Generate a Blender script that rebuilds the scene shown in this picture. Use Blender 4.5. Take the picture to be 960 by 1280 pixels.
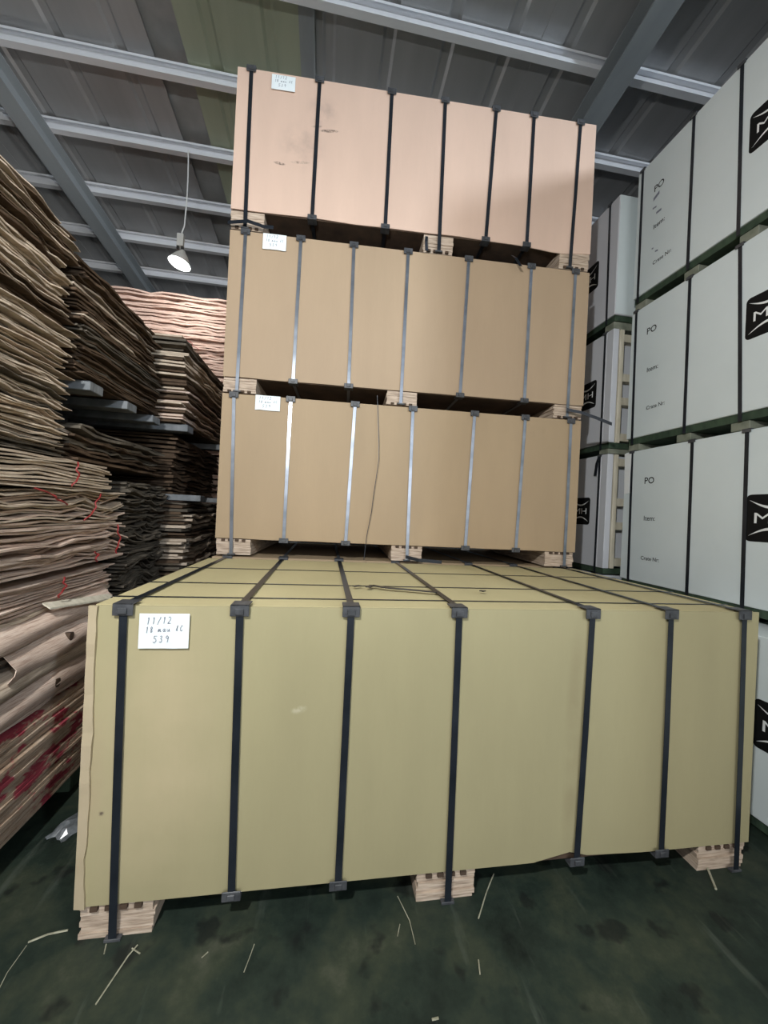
import bpy, bmesh, math, random
from mathutils import Vector, Matrix, noise
random.seed(7)
SC = bpy.context.scene
COL = SC.collection
for o in list(bpy.data.objects): bpy.data.objects.remove(o)

# ------------------------------------------------------------------ camera
cam_d = bpy.data.cameras.new('camera'); cam = bpy.data.objects.new('camera', cam_d); COL.objects.link(cam)
CAM = Vector((0.7126, -1.3113, 1.3906)); YAW, PIT, ROL, FPX = 0.1518, 0.0023, 0.0491, 473.71
fw = Vector((math.sin(YAW)*math.cos(PIT), math.cos(YAW)*math.cos(PIT), math.sin(PIT)))
rt = Vector((math.cos(YAW), -math.sin(YAW), 0)); up = rt.cross(fw)
rt2 = math.cos(ROL)*rt + math.sin(ROL)*up; up2 = math.cos(ROL)*up - math.sin(ROL)*rt
m = Matrix((rt2, up2, -fw)).transposed().to_4x4(); m.translation = CAM
cam.matrix_world = m
cam_d.sensor_fit = 'VERTICAL'; cam_d.sensor_height = 36.0; cam_d.sensor_width = 27.0
cam_d.lens = FPX*36/1280; cam_d.clip_start = 0.02
SC.camera = cam

# ------------------------------------------------------------------ world, lights, exposure
W = bpy.data.worlds.new('daylight'); SC.world = W; W.use_nodes = True
bgn = W.node_tree.nodes['Background']; bgn.inputs[0].default_value = (0.96, 0.98, 1.0, 1); bgn.inputs[1].default_value = 3.5
SC.view_settings.view_transform = 'Standard'; SC.view_settings.look = 'None'
SC.view_settings.gamma = 1.0; SC.view_settings.exposure = 0.0
LAMP_W = 34.0         # the small pendant bulb in view
LAMP2_W = 275.0       # a stronger bulb hanging lower, behind the camera
FLOOD_W = 980.0      # floodlight on the roof beam, right rear

# ------------------------------------------------------------------ node materials
def new_mat(name):
    mt = bpy.data.materials.new(name); mt.use_nodes = True
    nt = mt.node_tree; b = nt.nodes['Principled BSDF']
    return mt, nt, b
def ramp(nt, fac, stops):
    r = nt.nodes.new('ShaderNodeValToRGB'); e = r.color_ramp.elements
    e[0].position, e[0].color = stops[0][0], (*stops[0][1], 1)
    e[1].position, e[1].color = stops[-1][0], (*stops[-1][1], 1)
    for p, c in stops[1:-1]:
        k = e.new(p); k.color = (*c, 1)
    nt.links.new(fac, r.inputs[0]); return r.outputs[0]
def noise_fac(nt, scale, stretch=(1, 1, 1), detail=4.0, coord='Object', rough=0.55, off=(0, 0, 0)):
    tc = nt.nodes.new('ShaderNodeTexCoord'); mp = nt.nodes.new('ShaderNodeMapping')
    mp.inputs['Scale'].default_value = stretch; mp.inputs['Location'].default_value = off
    n = nt.nodes.new('ShaderNodeTexNoise'); n.inputs['Scale'].default_value = scale
    n.inputs['Detail'].default_value = detail; n.inputs['Roughness'].default_value = rough
    nt.links.new(tc.outputs[coord], mp.inputs[0]); nt.links.new(mp.outputs[0], n.inputs['Vector'])
    return n.outputs['Fac']
def mix(nt, fac, a, b, mode='MIX'):
    x = nt.nodes.new('ShaderNodeMix'); x.data_type = 'RGBA'; x.blend_type = mode
    if isinstance(fac, (int, float)): x.inputs[0].default_value = fac
    else: nt.links.new(fac, x.inputs[0])
    for v, i in ((a, 6), (b, 7)):
        if isinstance(v, tuple): x.inputs[i].default_value = (*v, 1)
        else: nt.links.new(v, x.inputs[i])
    return x.outputs[2]
def bump(nt, b, fac, strength, dist=0.01):
    k = nt.nodes.new('ShaderNodeBump'); k.inputs['Strength'].default_value = strength; k.inputs['Distance'].default_value = dist
    nt.links.new(fac, k.inputs['Height']); nt.links.new(k.outputs[0], b.inputs['Normal'])
def mul(nt, a, v):
    x = nt.nodes.new('ShaderNodeMath'); x.operation = 'MULTIPLY'; nt.links.new(a, x.inputs[0])
    if isinstance(v, (int, float)): x.inputs[1].default_value = v
    else: nt.links.new(v, x.inputs[1])
    return x.outputs[0]
def simple(name, stops, scale=6, stretch=(1, 1, 1), rough=0.7, metal=0.0, bmp=0.0, detail=4.0, coord='Object', spec=0.5):
    mt, nt, b = new_mat(name)
    f = noise_fac(nt, scale, stretch, detail, coord)
    nt.links.new(ramp(nt, f, stops), b.inputs['Base Color'])
    b.inputs['Roughness'].default_value = rough; b.inputs['Metallic'].default_value = metal
    b.inputs['Specular IOR Level'].default_value = spec
    if bmp: bump(nt, b, f, bmp)
    return mt
def blotch(nt, col, cx, cz, rx, rz, ang, strength, color, nscale=18, hard=0.25):
    """a stain or other elliptical colour patch on a panel, in the panel's local x,z"""
    tc = nt.nodes.new('ShaderNodeTexCoord')
    sub = nt.nodes.new('ShaderNodeVectorMath'); sub.operation = 'SUBTRACT'; sub.inputs[1].default_value = (cx, 0, cz)
    rot = nt.nodes.new('ShaderNodeVectorRotate'); rot.rotation_type = 'Y_AXIS'; rot.inputs['Angle'].default_value = ang
    sc = nt.nodes.new('ShaderNodeVectorMath'); sc.operation = 'MULTIPLY'; sc.inputs[1].default_value = (1/rx, 0, 1/rz)
    ln = nt.nodes.new('ShaderNodeVectorMath'); ln.operation = 'LENGTH'
    mr = nt.nodes.new('ShaderNodeMapRange'); mr.interpolation_type = 'SMOOTHSTEP'
    mr.inputs[1].default_value = 1.0; mr.inputs[2].default_value = hard; mr.inputs[3].default_value = 0; mr.inputs[4].default_value = strength
    nt.links.new(tc.outputs['Object'], sub.inputs[0]); nt.links.new(sub.outputs[0], rot.inputs['Vector'])
    nt.links.new(rot.outputs[0], sc.inputs[0]); nt.links.new(sc.outputs[0], ln.inputs[0]); nt.links.new(ln.outputs['Value'], mr.inputs[0])
    nf = noise_fac(nt, nscale, detail=5)
    r = nt.nodes.new('ShaderNodeMapRange'); r.inputs[1].default_value = 0.35; r.inputs[2].default_value = 0.62
    nt.links.new(nf, r.inputs[0])
    return mix(nt, mul(nt, mr.outputs[0], r.outputs[0]), col, color)
def cardboard(name, base, blots=(), rough=0.62, seed=0):
    mt, nt, b = new_mat(name)
    lo = tuple(c*0.93 for c in base); hi = tuple(min(1, c*1.05) for c in base)
    c = ramp(nt, noise_fac(nt, 1.6, (2.2, 1, 0.5), 5, off=(seed, 0, 0)), [(0.3, lo), (0.7, hi)])
    fine = noise_fac(nt, 150, (1, 1, 0.15), 2)
    c = mix(nt, mul(nt, fine, 0.10), c, tuple(x*0.75 for x in base))
    for q in blots: c = blotch(nt, c, *q)
    nt.links.new(c, b.inputs['Base Color']); b.inputs['Roughness'].default_value = rough
    b.inputs['Specular IOR Level'].default_value = 0.35
    bump(nt, b, noise_fac(nt, 3.5, (3, 1, 0.6), 3, off=(seed, 3, 0)), 0.10, 0.02)
    return mt
DK = (0.10, 0.07, 0.055)
CB = (0.405, 0.295, 0.182)
M = {}
M['card_front'] = cardboard('cardboard_olive', (0.375, 0.330, 0.188), [  # base colour: the floor's green bounce is put into the olive
    (1.68, 0.55, 0.045, 0.60, 0.0, 0.45, (0.25, 0.20, 0.11), 4), (0.20, 0.55, 0.34, 0.75, 0.0, 0.85, (0.50, 0.415, 0.255), 1.3), (0.655, 0.71, 0.035, 0.016, 0.2, 0.7, (0.55, 0.50, 0.36), 60),  # upright darker band beside a strap, broad paler patch at the left
    (0.02, 0.50, 0.06, 0.30, 0.0, 0.35, (0.42, 0.29, 0.21), 5), (0.06, 0.40, 0.012, 0.010, 0, 0.9, DK, 90)], seed=1)
M['card_a'] = cardboard('cardboard_tan', CB, seed=4)
M['card_b'] = cardboard('cardboard_warm', (0.43, 0.312, 0.205), seed=9)
M['card_c'] = cardboard('cardboard_scuffed', (0.72, 0.515, 0.405), [
    (0.296, 0.46, 0.045, 0.012, -0.1, 0.95, DK, 60, .5), (0.43, 0.485, 0.075, 0.012, 0.08, 0.6, DK, 50, .4), (0.61, 0.722, 0.075, 0.013, 0.12, 0.95, DK, 60, .5),
    (0.53, 0.74, 0.05, 0.010, 0.15, 0.5, DK, 60, .4), (0.44, 0.60, 0.20, 0.20, 0.3, 0.32, (0.30, 0.22, 0.19), 9), (0.56, 0.84, 0.13, 0.14, 0, 0.40, (0.27, 0.20, 0.18), 8)], seed=2)
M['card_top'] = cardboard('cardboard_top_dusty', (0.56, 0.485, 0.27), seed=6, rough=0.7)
M['card_edge'] = simple('cardboard_edge', [(0.3, (0.44, 0.36, 0.23)), (0.7, (0.50, 0.41, 0.28))], 6, rough=0.8)
M['ply'] = simple('plywood_core', [(0.3, (0.05, 0.03, 0.018)), (0.7, (0.11, 0.065, 0.036))], 4, (1, 1, 30), 0.8)
M['ply_dark'] = simple('plywood_base', [(0.3, (0.045, 0.028, 0.018)), (0.7, (0.10, 0.06, 0.036))], 8, (1, 1, 4), 0.85)
M['block'] = simple('laminated_block', [(0.3, (0.30, 0.22, 0.16)), (0.55, (0.55, 0.43, 0.33)), (0.75, (0.66, 0.55, 0.45))], 5, (2, 2, 24), 0.8, bmp=0.3)
M['strap_black'] = simple('black_steel_strap', [(0.3, (0.012, 0.016, 0.022)), (0.7, (0.025, 0.03, 0.04))], 8, rough=0.32, metal=0.3)
M['strap_steel'] = simple('blue_steel_strap', [(0.35, (0.20, 0.225, 0.26)), (0.65, (0.33, 0.36, 0.42))], 3, (1, 1, 2), rough=0.28, metal=0.75)
M['clip'] = simple('grey_plastic_clip', [(0.3, (0.035, 0.037, 0.042)), (0.7, (0.085, 0.088, 0.095))], 30, rough=0.45)
M['paper'] = simple('note_paper', [(0.3, (0.80, 0.87, 0.88)), (0.7, (0.88, 0.93, 0.94))], 9, rough=0.8)
M['ink'] = simple('ink', [(0, (0.16, 0.18, 0.23)), (1, (0.26, 0.28, 0.34))], 20, rough=0.7)
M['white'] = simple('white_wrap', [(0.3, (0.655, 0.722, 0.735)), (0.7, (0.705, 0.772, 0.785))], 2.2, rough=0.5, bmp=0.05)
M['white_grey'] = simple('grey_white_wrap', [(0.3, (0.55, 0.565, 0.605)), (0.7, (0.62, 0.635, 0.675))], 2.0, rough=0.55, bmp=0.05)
M['black_print'] = simple('black_print', [(0, (0.006, 0.006, 0.006)), (1, (0.010, 0.010, 0.010))], 10, rough=0.6, spec=0.15)
M['white_print'] = simple('white_print', [(0, (0.78, 0.80, 0.80)), (1, (0.85, 0.86, 0.86))], 10, rough=0.6)
M['green_wood'] = simple('dark_green_board', [(0.3, (0.016, 0.032, 0.020)), (0.7, (0.05, 0.085, 0.05))], 7, (1, 4, 1), 0.75)
M['green_block'] = simple('grey_green_block', [(0.3, (0.13, 0.15, 0.11)), (0.7, (0.28, 0.29, 0.23))], 12, rough=0.8)
M['cream_wood'] = simple('cream_wood', [(0.3, (0.52, 0.47, 0.36)), (0.7, (0.72, 0.67, 0.55))], 5, (6, 6, 1), 0.7)
M['grey_wood'] = simple('grey_batten', [(0.3, (0.12, 0.13, 0.14)), (0.7, (0.24, 0.25, 0.26))], 6, (2, 9, 2), 0.75)
M['red'] = simple('red_twine', [(0, (0.20, 0.018, 0.018)), (1, (0.33, 0.03, 0.03))], 20, rough=0.5)
M['galv'] = simple('galvanised_purlin', [(0.3, (0.76, 0.77, 0.80)), (0.7, (0.88, 0.89, 0.92))], 3, (0.3, 2, 2), 0.4, 0.1)
M['rafter'] = simple('grey_painted_steel', [(0.3, (0.28, 0.31, 0.33)), (0.7, (0.36, 0.39, 0.41))], 2.0, (2, .5, 2), 0.55, 0.1)
M['roof'] = simple('roof_sheet_steel', [(0.25, (0.36, 0.365, 0.37)), (0.75, (0.44, 0.445, 0.455))], 1.8, (3, 0.4, 1), 0.40, 0.2, detail=6)
M['roof_green'] = simple('green_fibreglass_sheet', [(0.25, (0.34, 0.38, 0.28)), (0.75, (0.44, 0.48, 0.36))], 1.4, (3, 0.5, 1), 0.5)
M['wall'] = simple('wall_sheet_steel', [(0.3, (0.33, 0.34, 0.34)), (0.7, (0.42, 0.43, 0.43))], 2, (3, 3, 0.4), 0.6, 0.2)
M['straw'] = simple('dry_straw', [(0.3, (0.20, 0.19, 0.13)), (0.7, (0.50, 0.48, 0.36))], 30, rough=0.8)
M['lamp_white'] = simple('lamp_white_plastic', [(0, (0.72, 0.73, 0.70)), (1, (0.8, 0.8, 0.78))], 10, rough=0.4)
M['lamp_dark'] = simple('lamp_dark_pins', [(0, (0.03, 0.03, 0.03)), (1, (0.05, 0.05, 0.05))], 10, rough=0.4)
mt, nt, b = new_mat('lit_lens'); b.inputs['Emission Color'].default_value = (0.90, 1.0, 0.95, 1); b.inputs['Emission Strength'].default_value = 9.0
M['lens'] = mt
def veneer(name, lo, mid, hi, seed, paint=0.0):
    mt, nt, b = new_mat(name)
    oi = nt.nodes.new('ShaderNodeObjectInfo')
    f = noise_fac(nt, 5.0, (2.5, 2.5, 60), 5, coord='Object', off=(seed, seed, 0), rough=0.65)
    c = ramp(nt, f, [(0.28, lo), (0.5, mid), (0.74, hi)])
    v = nt.nodes.new('ShaderNodeMapRange'); v.inputs[3].default_value = 0.0; v.inputs[4].default_value = 0.42
    nt.links.new(oi.outputs['Random'], v.inputs[0])
    c = mix(nt, v.outputs[0], c, tuple(x*0.45 for x in mid))
    if paint:
        pf = noise_fac(nt, 6.5, (1, 1, 1.6), 4, off=(3.3, 1.2, 0.4), rough=0.6)
        r = nt.nodes.new('ShaderNodeMapRange'); r.inputs[1].default_value = 0.53; r.inputs[2].default_value = 0.58; r.inputs[4].default_value = paint
        nt.links.new(pf, r.inputs[0])
        c = mix(nt, r.outputs[0], c, (0.33, 0.022, 0.055))
    nt.links.new(c, b.inputs['Base Color']); b.inputs['Roughness'].default_value = 0.78
    b.inputs['Specular IOR Level'].default_value = 0.3
    bump(nt, b, f, 0.35, 0.004)
    return mt
M['ven_tan'] = veneer('veneer_tan', (0.24, 0.165, 0.115), (0.60, 0.485, 0.37), (0.80, 0.69, 0.56), 1)
M['ven_pink'] = veneer('veneer_pinkish', (0.34, 0.20, 0.15), (0.68, 0.52, 0.42), (0.86, 0.74, 0.64), 2)
M['ven_far'] = veneer('veneer_far_pink', (0.36, 0.19, 0.14), (0.62, 0.43, 0.35), (0.84, 0.69, 0.60), 6)
M['ven_dark'] = veneer('veneer_brown_shaded', (0.035, 0.021, 0.012), (0.092, 0.057, 0.034), (0.18, 0.12, 0.075), 3)  # brown veneer, with shade of the rear left piles put into the colour
M['ven_grey'] = veneer('veneer_grey_brown_shaded', (0.045, 0.037, 0.028), (0.115, 0.095, 0.072), (0.24, 0.20, 0.155), 4)  # grey-brown veneer, darkened to carry the shade low in the second pile
M['ven_paint'] = veneer('veneer_red_marked', (0.26, 0.16, 0.10), (0.52, 0.38, 0.27), (0.75, 0.62, 0.50), 5, paint=0.9)
# floor
mt, nt, b = new_mat('green_painted_concrete')
c = ramp(nt, noise_fac(nt, 3.4, detail=8, rough=0.68), [(0.32, (0.006, 0.010, 0.008)), (0.48, (0.019, 0.030, 0.022)), (0.60, (0.038, 0.047, 0.030)), (0.76, (0.085, 0.088, 0.062))])
st = nt.nodes.new('ShaderNodeMapRange'); st.inputs[1].default_value = 0.60; st.inputs[2].default_value = 0.66
nt.links.new(noise_fac(nt, 7.5, detail=3, rough=0.5, off=(4.2, 1.7, 0)), st.inputs[0])
c = mix(nt, mul(nt, st.outputs[0], 0.75), c, (0.008, 0.010, 0.009))
s2 = nt.nodes.new('ShaderNodeMapRange'); s2.inputs[1].default_value = 0.60; s2.inputs[2].default_value = 0.75
nt.links.new(noise_fac(nt, 3.0, (5, 0.7, 1), 6, off=(1, 8, 0)), s2.inputs[0])
c = mix(nt, mul(nt, s2.outputs[0], 0.45), c, (0.12, 0.135, 0.11))
nt.links.new(c, b.inputs['Base Color'])
rf = nt.nodes.new('ShaderNodeMapRange'); rf.inputs[3].default_value = 0.42; rf.inputs[4].default_value = 0.75
nt.links.new(noise_fac(nt, 4, detail=5), rf.inputs[0]); nt.links.new(rf.outputs[0], b.inputs['Roughness'])
b.inputs['Specular IOR Level'].default_value = 0.3
bump(nt, b, noise_fac(nt, 25, detail=4), 0.15, 0.01)
M['floor'] = mt
M['film'] = simple('dusty_film', [(0.3, (0.06, 0.07, 0.075)), (0.7, (0.22, 0.235, 0.25))], 25, rough=0.25)
M['yard'] = simple('pale_yard_concrete', [(0.3, (0.42, 0.41, 0.39)), (0.7, (0.55, 0.54, 0.51))], 1.5, rough=0.85)

# ------------------------------------------------------------------ mesh helpers
class MB:
    def __init__(s): s.v = []; s.f = []
    def box(s, x0, x1, y0, y1, z0, z1):
        n = len(s.v)
        s.v += [(x0,y0,z0),(x1,y0,z0),(x1,y1,z0),(x0,y1,z0),(x0,y0,z1),(x1,y0,z1),(x1,y1,z1),(x0,y1,z1)]
        s.f += [tuple(n+i for i in q) for q in ((0,3,2,1),(4,5,6,7),(0,1,5,4),(1,2,6,5),(2,3,7,6),(3,0,4,7))]
        return s
    def hexa(s, pts):
        n = len(s.v); s.v += [tuple(p) for p in pts]
        s.f += [tuple(n+i for i in q) for q in ((0,3,2,1),(4,5,6,7),(0,1,5,4),(1,2,6,5),(2,3,7,6),(3,0,4,7))]
        return s
    def poly(s, pts):
        n = len(s.v); s.v += [tuple(p) for p in pts]; s.f.append(tuple(range(n, n+len(pts)))); return s
    def tube(s, pts, r, k=6):
        pts = [Vector(p) for p in pts]; n0 = len(s.v); prev = None
        for i, p in enumerate(pts):
            d = (pts[min(i+1, len(pts)-1)] - pts[max(i-1, 0)]).normalized()
            a = d.orthogonal().normalized() if prev is None else (prev - d*prev.dot(d)).normalized()
            prev = a; bb = d.cross(a)
            for j in range(k):
                t = 2*math.pi*j/k; s.v.append(tuple(p + r*(math.cos(t)*a + math.sin(t)*bb)))
        for i in range(len(pts)-1):
            for j in range(k):
                s.f.append((n0+i*k+j, n0+i*k+(j+1)%k, n0+(i+1)*k+(j+1)%k, n0+(i+1)*k+j))
        s.f.append(tuple(n0+j for j in range(k))[::-1]); s.f.append(tuple(n0+(len(pts)-1)*k+j for j in range(k)))
        return s
    def lathe(s, prof, k=24, z0=0):
        n0 = len(s.v)
        for r, z in prof:
            for j in range(k):
                t = 2*math.pi*j/k; s.v.append((r*math.cos(t), r*math.sin(t), z+z0))
        for i in range(len(prof)-1):
            for j in range(k):
                s.f.append((n0+i*k+j, n0+i*k+(j+1)%k, n0+(i+1)*k+(j+1)%k, n0+(i+1)*k+j))
        s.f.append(tuple(n0+j for j in range(k))[::-1]); s.f.append(tuple(n0+(len(prof)-1)*k+j for j in range(k)))
        return s
    def ribbon(s, path, normals, w, t, wdir):
        """flat strap: path centre line, width along wdir, thickness along normals (closed if first==last)"""
        n0 = len(s.v); wd = Vector(wdir)*w/2
        for p, n in zip(path, normals):
            p = Vector(p); n = Vector(n)*t
            s.v += [tuple(p-wd), tuple(p+wd), tuple(p+wd+n), tuple(p-wd+n)]
        for i in range(len(path)-1):
            a = n0+4*i; c = a+4
            for j in range(4): s.f.append((a+j, a+(j+1)%4, c+(j+1)%4, c+j))
        s.f.append((n0, n0+3, n0+2, n0+1)); e = n0+4*(len(path)-1); s.f.append((e, e+1, e+2, e+3))
        return s
    def build(s, name, mat, parent=None, bevel=0.0, smooth=False):
        me = bpy.data.meshes.new(name); me.from_pydata(s.v, [], s.f); me.update()
        bm = bmesh.new(); bm.from_mesh(me)
        bmesh.ops.recalc_face_normals(bm, faces=bm.faces)
        if bevel: bmesh.ops.bevel(bm, geom=list(bm.edges), offset=bevel, segments=1, profile=0.5, affect='EDGES')
        bm.to_mesh(me); bm.free()
        if smooth:
            for p in me.polygons: p.use_smooth = True
            me.set_sharp_from_angle(angle=math.radians(38))
        me.materials.append(M[mat] if isinstance(mat, str) else mat)
        o = bpy.data.objects.new(name, me); COL.objects.link(o)
        if parent: o.parent = parent
        return o
def tag(o, label, cat, group=None):
    o['label'] = label; o['category'] = cat
    if group: o['group'] = group
    return o
def thing(name, label, cat, loc=(0, 0, 0), rz=0.0, group=None):
    o = bpy.data.objects.new(name, None); COL.objects.link(o); o.location = loc; o.rotation_euler = (0, 0, rz)
    o.empty_display_size = 0.1
    return tag(o, label, cat, group)
def struct(o): o['kind'] = 'structure'; return o
def copy_tree(o, parent=None):
    c = o.copy(); COL.objects.link(c)
    if parent: c.parent = parent; c.matrix_parent_inverse = o.matrix_parent_inverse.copy()
    for ch in list(o.children): copy_tree(ch, c)
    return c
def N(x, y=0.0, z=0.0): return noise.noise(Vector((x, y, z)))

# ------------------------------------------------------------------ the hall
XL, XR, YF, YB = -6.0, 8.0, -9.0, 9.0
def zr(y): return 5.20 - 0.10*(y-2.0)        # underside of the purlins
fl = struct(MB().box(XL, XR, YF-0.12, YB, -0.12, 0.0).build('floor', 'floor'))
struct(MB().box(XL-6, XR+6, YF-20, YF-0.125, -0.14, -0.01).build('ground', 'yard'))
ceil = MB().hexa([(XL,YF,zr(YF)+.20),(XR,YF,zr(YF)+.20),(XR,YB,zr(YB)+.20),(XL,YB,zr(YB)+.20),
                  (XL,YF,zr(YF)+.26),(XR,YF,zr(YF)+.26),(XR,YB,zr(YB)+.26),(XL,YB,zr(YB)+.26)]).build('ceiling', 'wall')
struct(ceil)
# roof sheets, each with raised ribs, lapped side by side
RIBW = 0.99
def roof_sheet(x0, x1, mat, dz=0.0):
    mb = MB(); prof = []
    xs = [x0]; nr = 2
    for k in range(nr):
        c = x0 + (k+0.5)*(x1-x0)/nr
        prof += [(c-0.055, 0.0), (c-0.030, 0.020), (c+0.030, 0.020), (c+0.055, 0.0)]
    prof = [(x0, 0.0)] + prof + [(x1+0.02, 0.0)]
    t = 0.004
    for i in range(len(prof)-1):
        (xa, ha), (xb, hb) = prof[i], prof[i+1]
        pts = []
        for dzz in (0, t):
            for (x, h, y) in ((xa, ha, YF), (xb, hb, YF), (xb, hb, YB), (xa, ha, YB)):
                pts.append((x, y, zr(y)+0.125+h+dzz+dz))
        mb.hexa(pts)
    return mb.build('roof_sheet', mat, ceil)
x = 0.30 - 6*RIBW - 0.3; k = 0
while x < XR-0.05:
    green = abs(x-(0.30-RIBW)) < 0.05
    roof_sheet(x, min(x+RIBW, XR-.02), 'roof_green' if green else 'roof', 0.005*(k % 2))
    x += RIBW; k += 1
    if abs(x-(0.30-RIBW)) < 0.45: x = 0.30-RIBW
# purlins: lipped C channels, open side towards the camera
py = 1.613 - 0.69*15
while py < YB-0.2:
    z = zr(py); mb = MB()
    mb.box(XL, XR, py+0.056, py+0.060, z, z+0.118)          # web, at the back
    mb.box(XL, XR, py, py+0.056, z, z+0.004)                # bottom flange
    mb.box(XL, XR, py, py+0.056, z+0.114, z+0.118)          # top flange
    mb.box(XL, XR, py, py+0.004, z+0.004, z+0.036)          # lips
    mb.box(XL, XR, py, py+0.004, z+0.096, z+0.114)
    if py > YF+0.2: mb.build('purlin', 'galv', ceil)
    py += 0.69
def beam(xc, w, name='rafter', depth=0.27):
    mb = MB()
    def sl(xa, xb, za, zb):
        mb.hexa([(xa,YF,zr(YF)+za),(xb,YF,zr(YF)+za),(xb,YB,zr(YB)+za),(xa,YB,zr(YB)+za),(xa,YF,zr(YF)+zb),(xb,YF,zr(YF)+zb),(xb,YB,zr(YB)+zb),(xa,YB,zr(YB)+zb)])
    sl(xc-w/2, xc+w/2, -depth, -depth+0.012); sl(xc-w/2, xc+w/2, -0.012, -0.001); sl(xc-0.005, xc+0.005, -depth+0.012, -0.012)
    return mb.build(name, 'rafter', ceil)
beam(-2.31, 0.17, depth=0.20); beam(2.93, 0.20, depth=0.20)
beam(8.03-.2, 0.21)
# narrow stiffener lying against the roof beside the green sheet
mb = MB(); mb.hexa([(0.30,-2,zr(-2)+.117),(0.43,-2,zr(-2)+.117),(0.43,2.24,zr(2.24)+.117),(0.30,2.24,zr(2.24)+.117),(0.30,-2,zr(-2)+.124),(0.43,-2,zr(-2)+.124),(0.43,2.24,zr(2.24)+.124),(0.30,2.24,zr(2.24)+.124)])
mb.hexa([(0.415,-2,zr(-2)+.07),(0.43,-2,zr(-2)+.07),(0.43,2.24,zr(2.24)+.07),(0.415,2.24,zr(2.24)+.07),(0.415,-2,zr(-2)+.117),(0.43,-2,zr(-2)+.117),(0.43,2.24,zr(2.24)+.117),(0.415,2.24,zr(2.24)+.117)])
mb.build('cover_strip', 'rafter', ceil)
# walls; a wide loading doorway stands open behind the camera
struct(MB().box(XL-.12, XL, YF, YB, 0, 6.6).build('wall_left', 'wall'))
struct(MB().box(XR, XR+.12, YF, YB, 0, 6.6).build('wall_right', 'wall'))
struct(MB().box(XL, XR, YB, YB+.12, 0, 5.2).build('wall_back', 'wall'))
DX0, DX1, DZ = -1.6, 4.6, 4.6
struct(MB().box(XL, DX0, YF-.12, YF, 0, 6.7).box(DX1, XR, YF-.12, YF, 0, 6.7).box(DX0, DX1, YF-.12, YF, DZ, 6.7).build('wall_front', 'wall'))
pl = bpy.data.lights.new('doorway_portal', 'AREA'); pl.shape = 'RECTANGLE'; pl.size = DX1-DX0; pl.size_y = DZ
pl.cycles.is_portal = True
po = bpy.data.objects.new('doorway_portal', pl); COL.objects.link(po); po.location = ((DX0+DX1)/2, YF-.06, DZ/2); po.rotation_euler = (math.radians(90), 0, math.radians(180))
# portal faces into the hall (+y)
po.rotation_euler = (math.radians(-90), 0, math.radians(180)); po.rotation_euler = (math.radians(90), 0, 0)

# ------------------------------------------------------------------ lamps
def pendant(label, loc, ceil_z, power, tilt=0.16):
    r = thing('pendant_lamp', label, 'lamp', loc, 0, 'pendant lamps under the roof')
    prof = [(0.022, 0.150), (0.030, 0.135), (0.045, 0.115), (0.066, 0.085), (0.088, 0.045), (0.104, 0.012), (0.107, 0.0)]
    R = Matrix.Rotation(tilt, 4, 'Y') @ Matrix.Rotation(-0.10, 4, 'X')
    sh = MB().lathe(prof, 28).build('bulb_housing', 'lamp_white', r, smooth=True)
    ln = MB().lathe([(0.100, -0.001), (0.090, -0.010), (0.05, -0.018), (0.01, -0.020)], 28).build('lens', 'lens', r, smooth=True)
    for o in (sh, ln): o.data.transform(R)
    pins = MB()
    for dx in (-0.022, 0.022): pins.box(dx-0.011, dx+0.011, -0.012, 0.012, 0.150, 0.182)
    pins.build('pins', 'lamp_dark', r)
    MB().box(-0.032, 0.032, -0.022, 0.022, 0.180, 0.310).build('socket', 'lamp_white', r, bevel=0.004)
    h = ceil_z - loc[2]
    pts = [(0.004, 0, 0.305), (0.012, 0, 0.34), (0.030, 0, 0.40)] + [(0.030+0.012*math.sin(t*3), 0, 0.40+(h-0.40)*t) for t in (0.2, 0.4, 0.6, 0.8, 1.0)]
    MB().tube(pts, 0.0065, 6).build('cord', 'lamp_white', r)
    li = bpy.data.lights.new('bulb_light', 'POINT'); li.energy = power; li.color = (0.985, 1.0, 0.985); li.shadow_soft_size = 0.05
    lo = bpy.data.objects.new('bulb_light', li); COL.objects.link(lo); lo.parent = r; lo.location = (R @ Vector((0, 0, -0.075)))
    return r
pendant('lit white bulb hanging on a cord above the far veneer pile', (-0.935, 2.963, 3.90), zr(2.963), LAMP_W)
pendant('lit white bulb on a long cord, hanging behind the camera', (0.0, -1.75, 2.85), zr(-1.75), LAMP2_W)

def flood(label, loc, aim, power):
    r = thing('flood_lamp', label, 'lamp', loc)
    d = (Vector(aim)-Vector(loc)).normalized(); q = d.to_track_quat('-Z', 'Y').to_matrix().to_4x4()
    mb = MB().box(-0.16, 0.16, -0.12, 0.12, 0.0, 0.05); o = mb.build('housing', 'lamp_dark', r, bevel=0.006); o.data.transform(q)
    o = MB().box(-0.14, 0.14, -0.10, 0.10, -0.006, -0.001).build('lens', 'lens', r); o.data.transform(q)
    MB().box(-0.012, 0.012, -0.012, 0.012, 0.03, zr(loc[1])-loc[2]+.02).build('bracket', 'rafter', r)
    li = bpy.data.lights.new('flood_light', 'SPOT'); li.energy = power; li.color = (0.76, 0.88, 1.0); li.spot_size = math.radians(110); li.spot_blend = 1.0; li.shadow_soft_size = 0.14
    lo = bpy.data.objects.new('flood_light', li); COL.objects.link(lo); lo.parent = r
    mm = q.copy(); mm.translation = d*0.03; lo.matrix_local = mm
flood('dark flood lamp bracketed to the roof behind the white crates', (4.25, -5.4, 4.52), (1.2, 1.2, 4.4), FLOOD_W)

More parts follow.
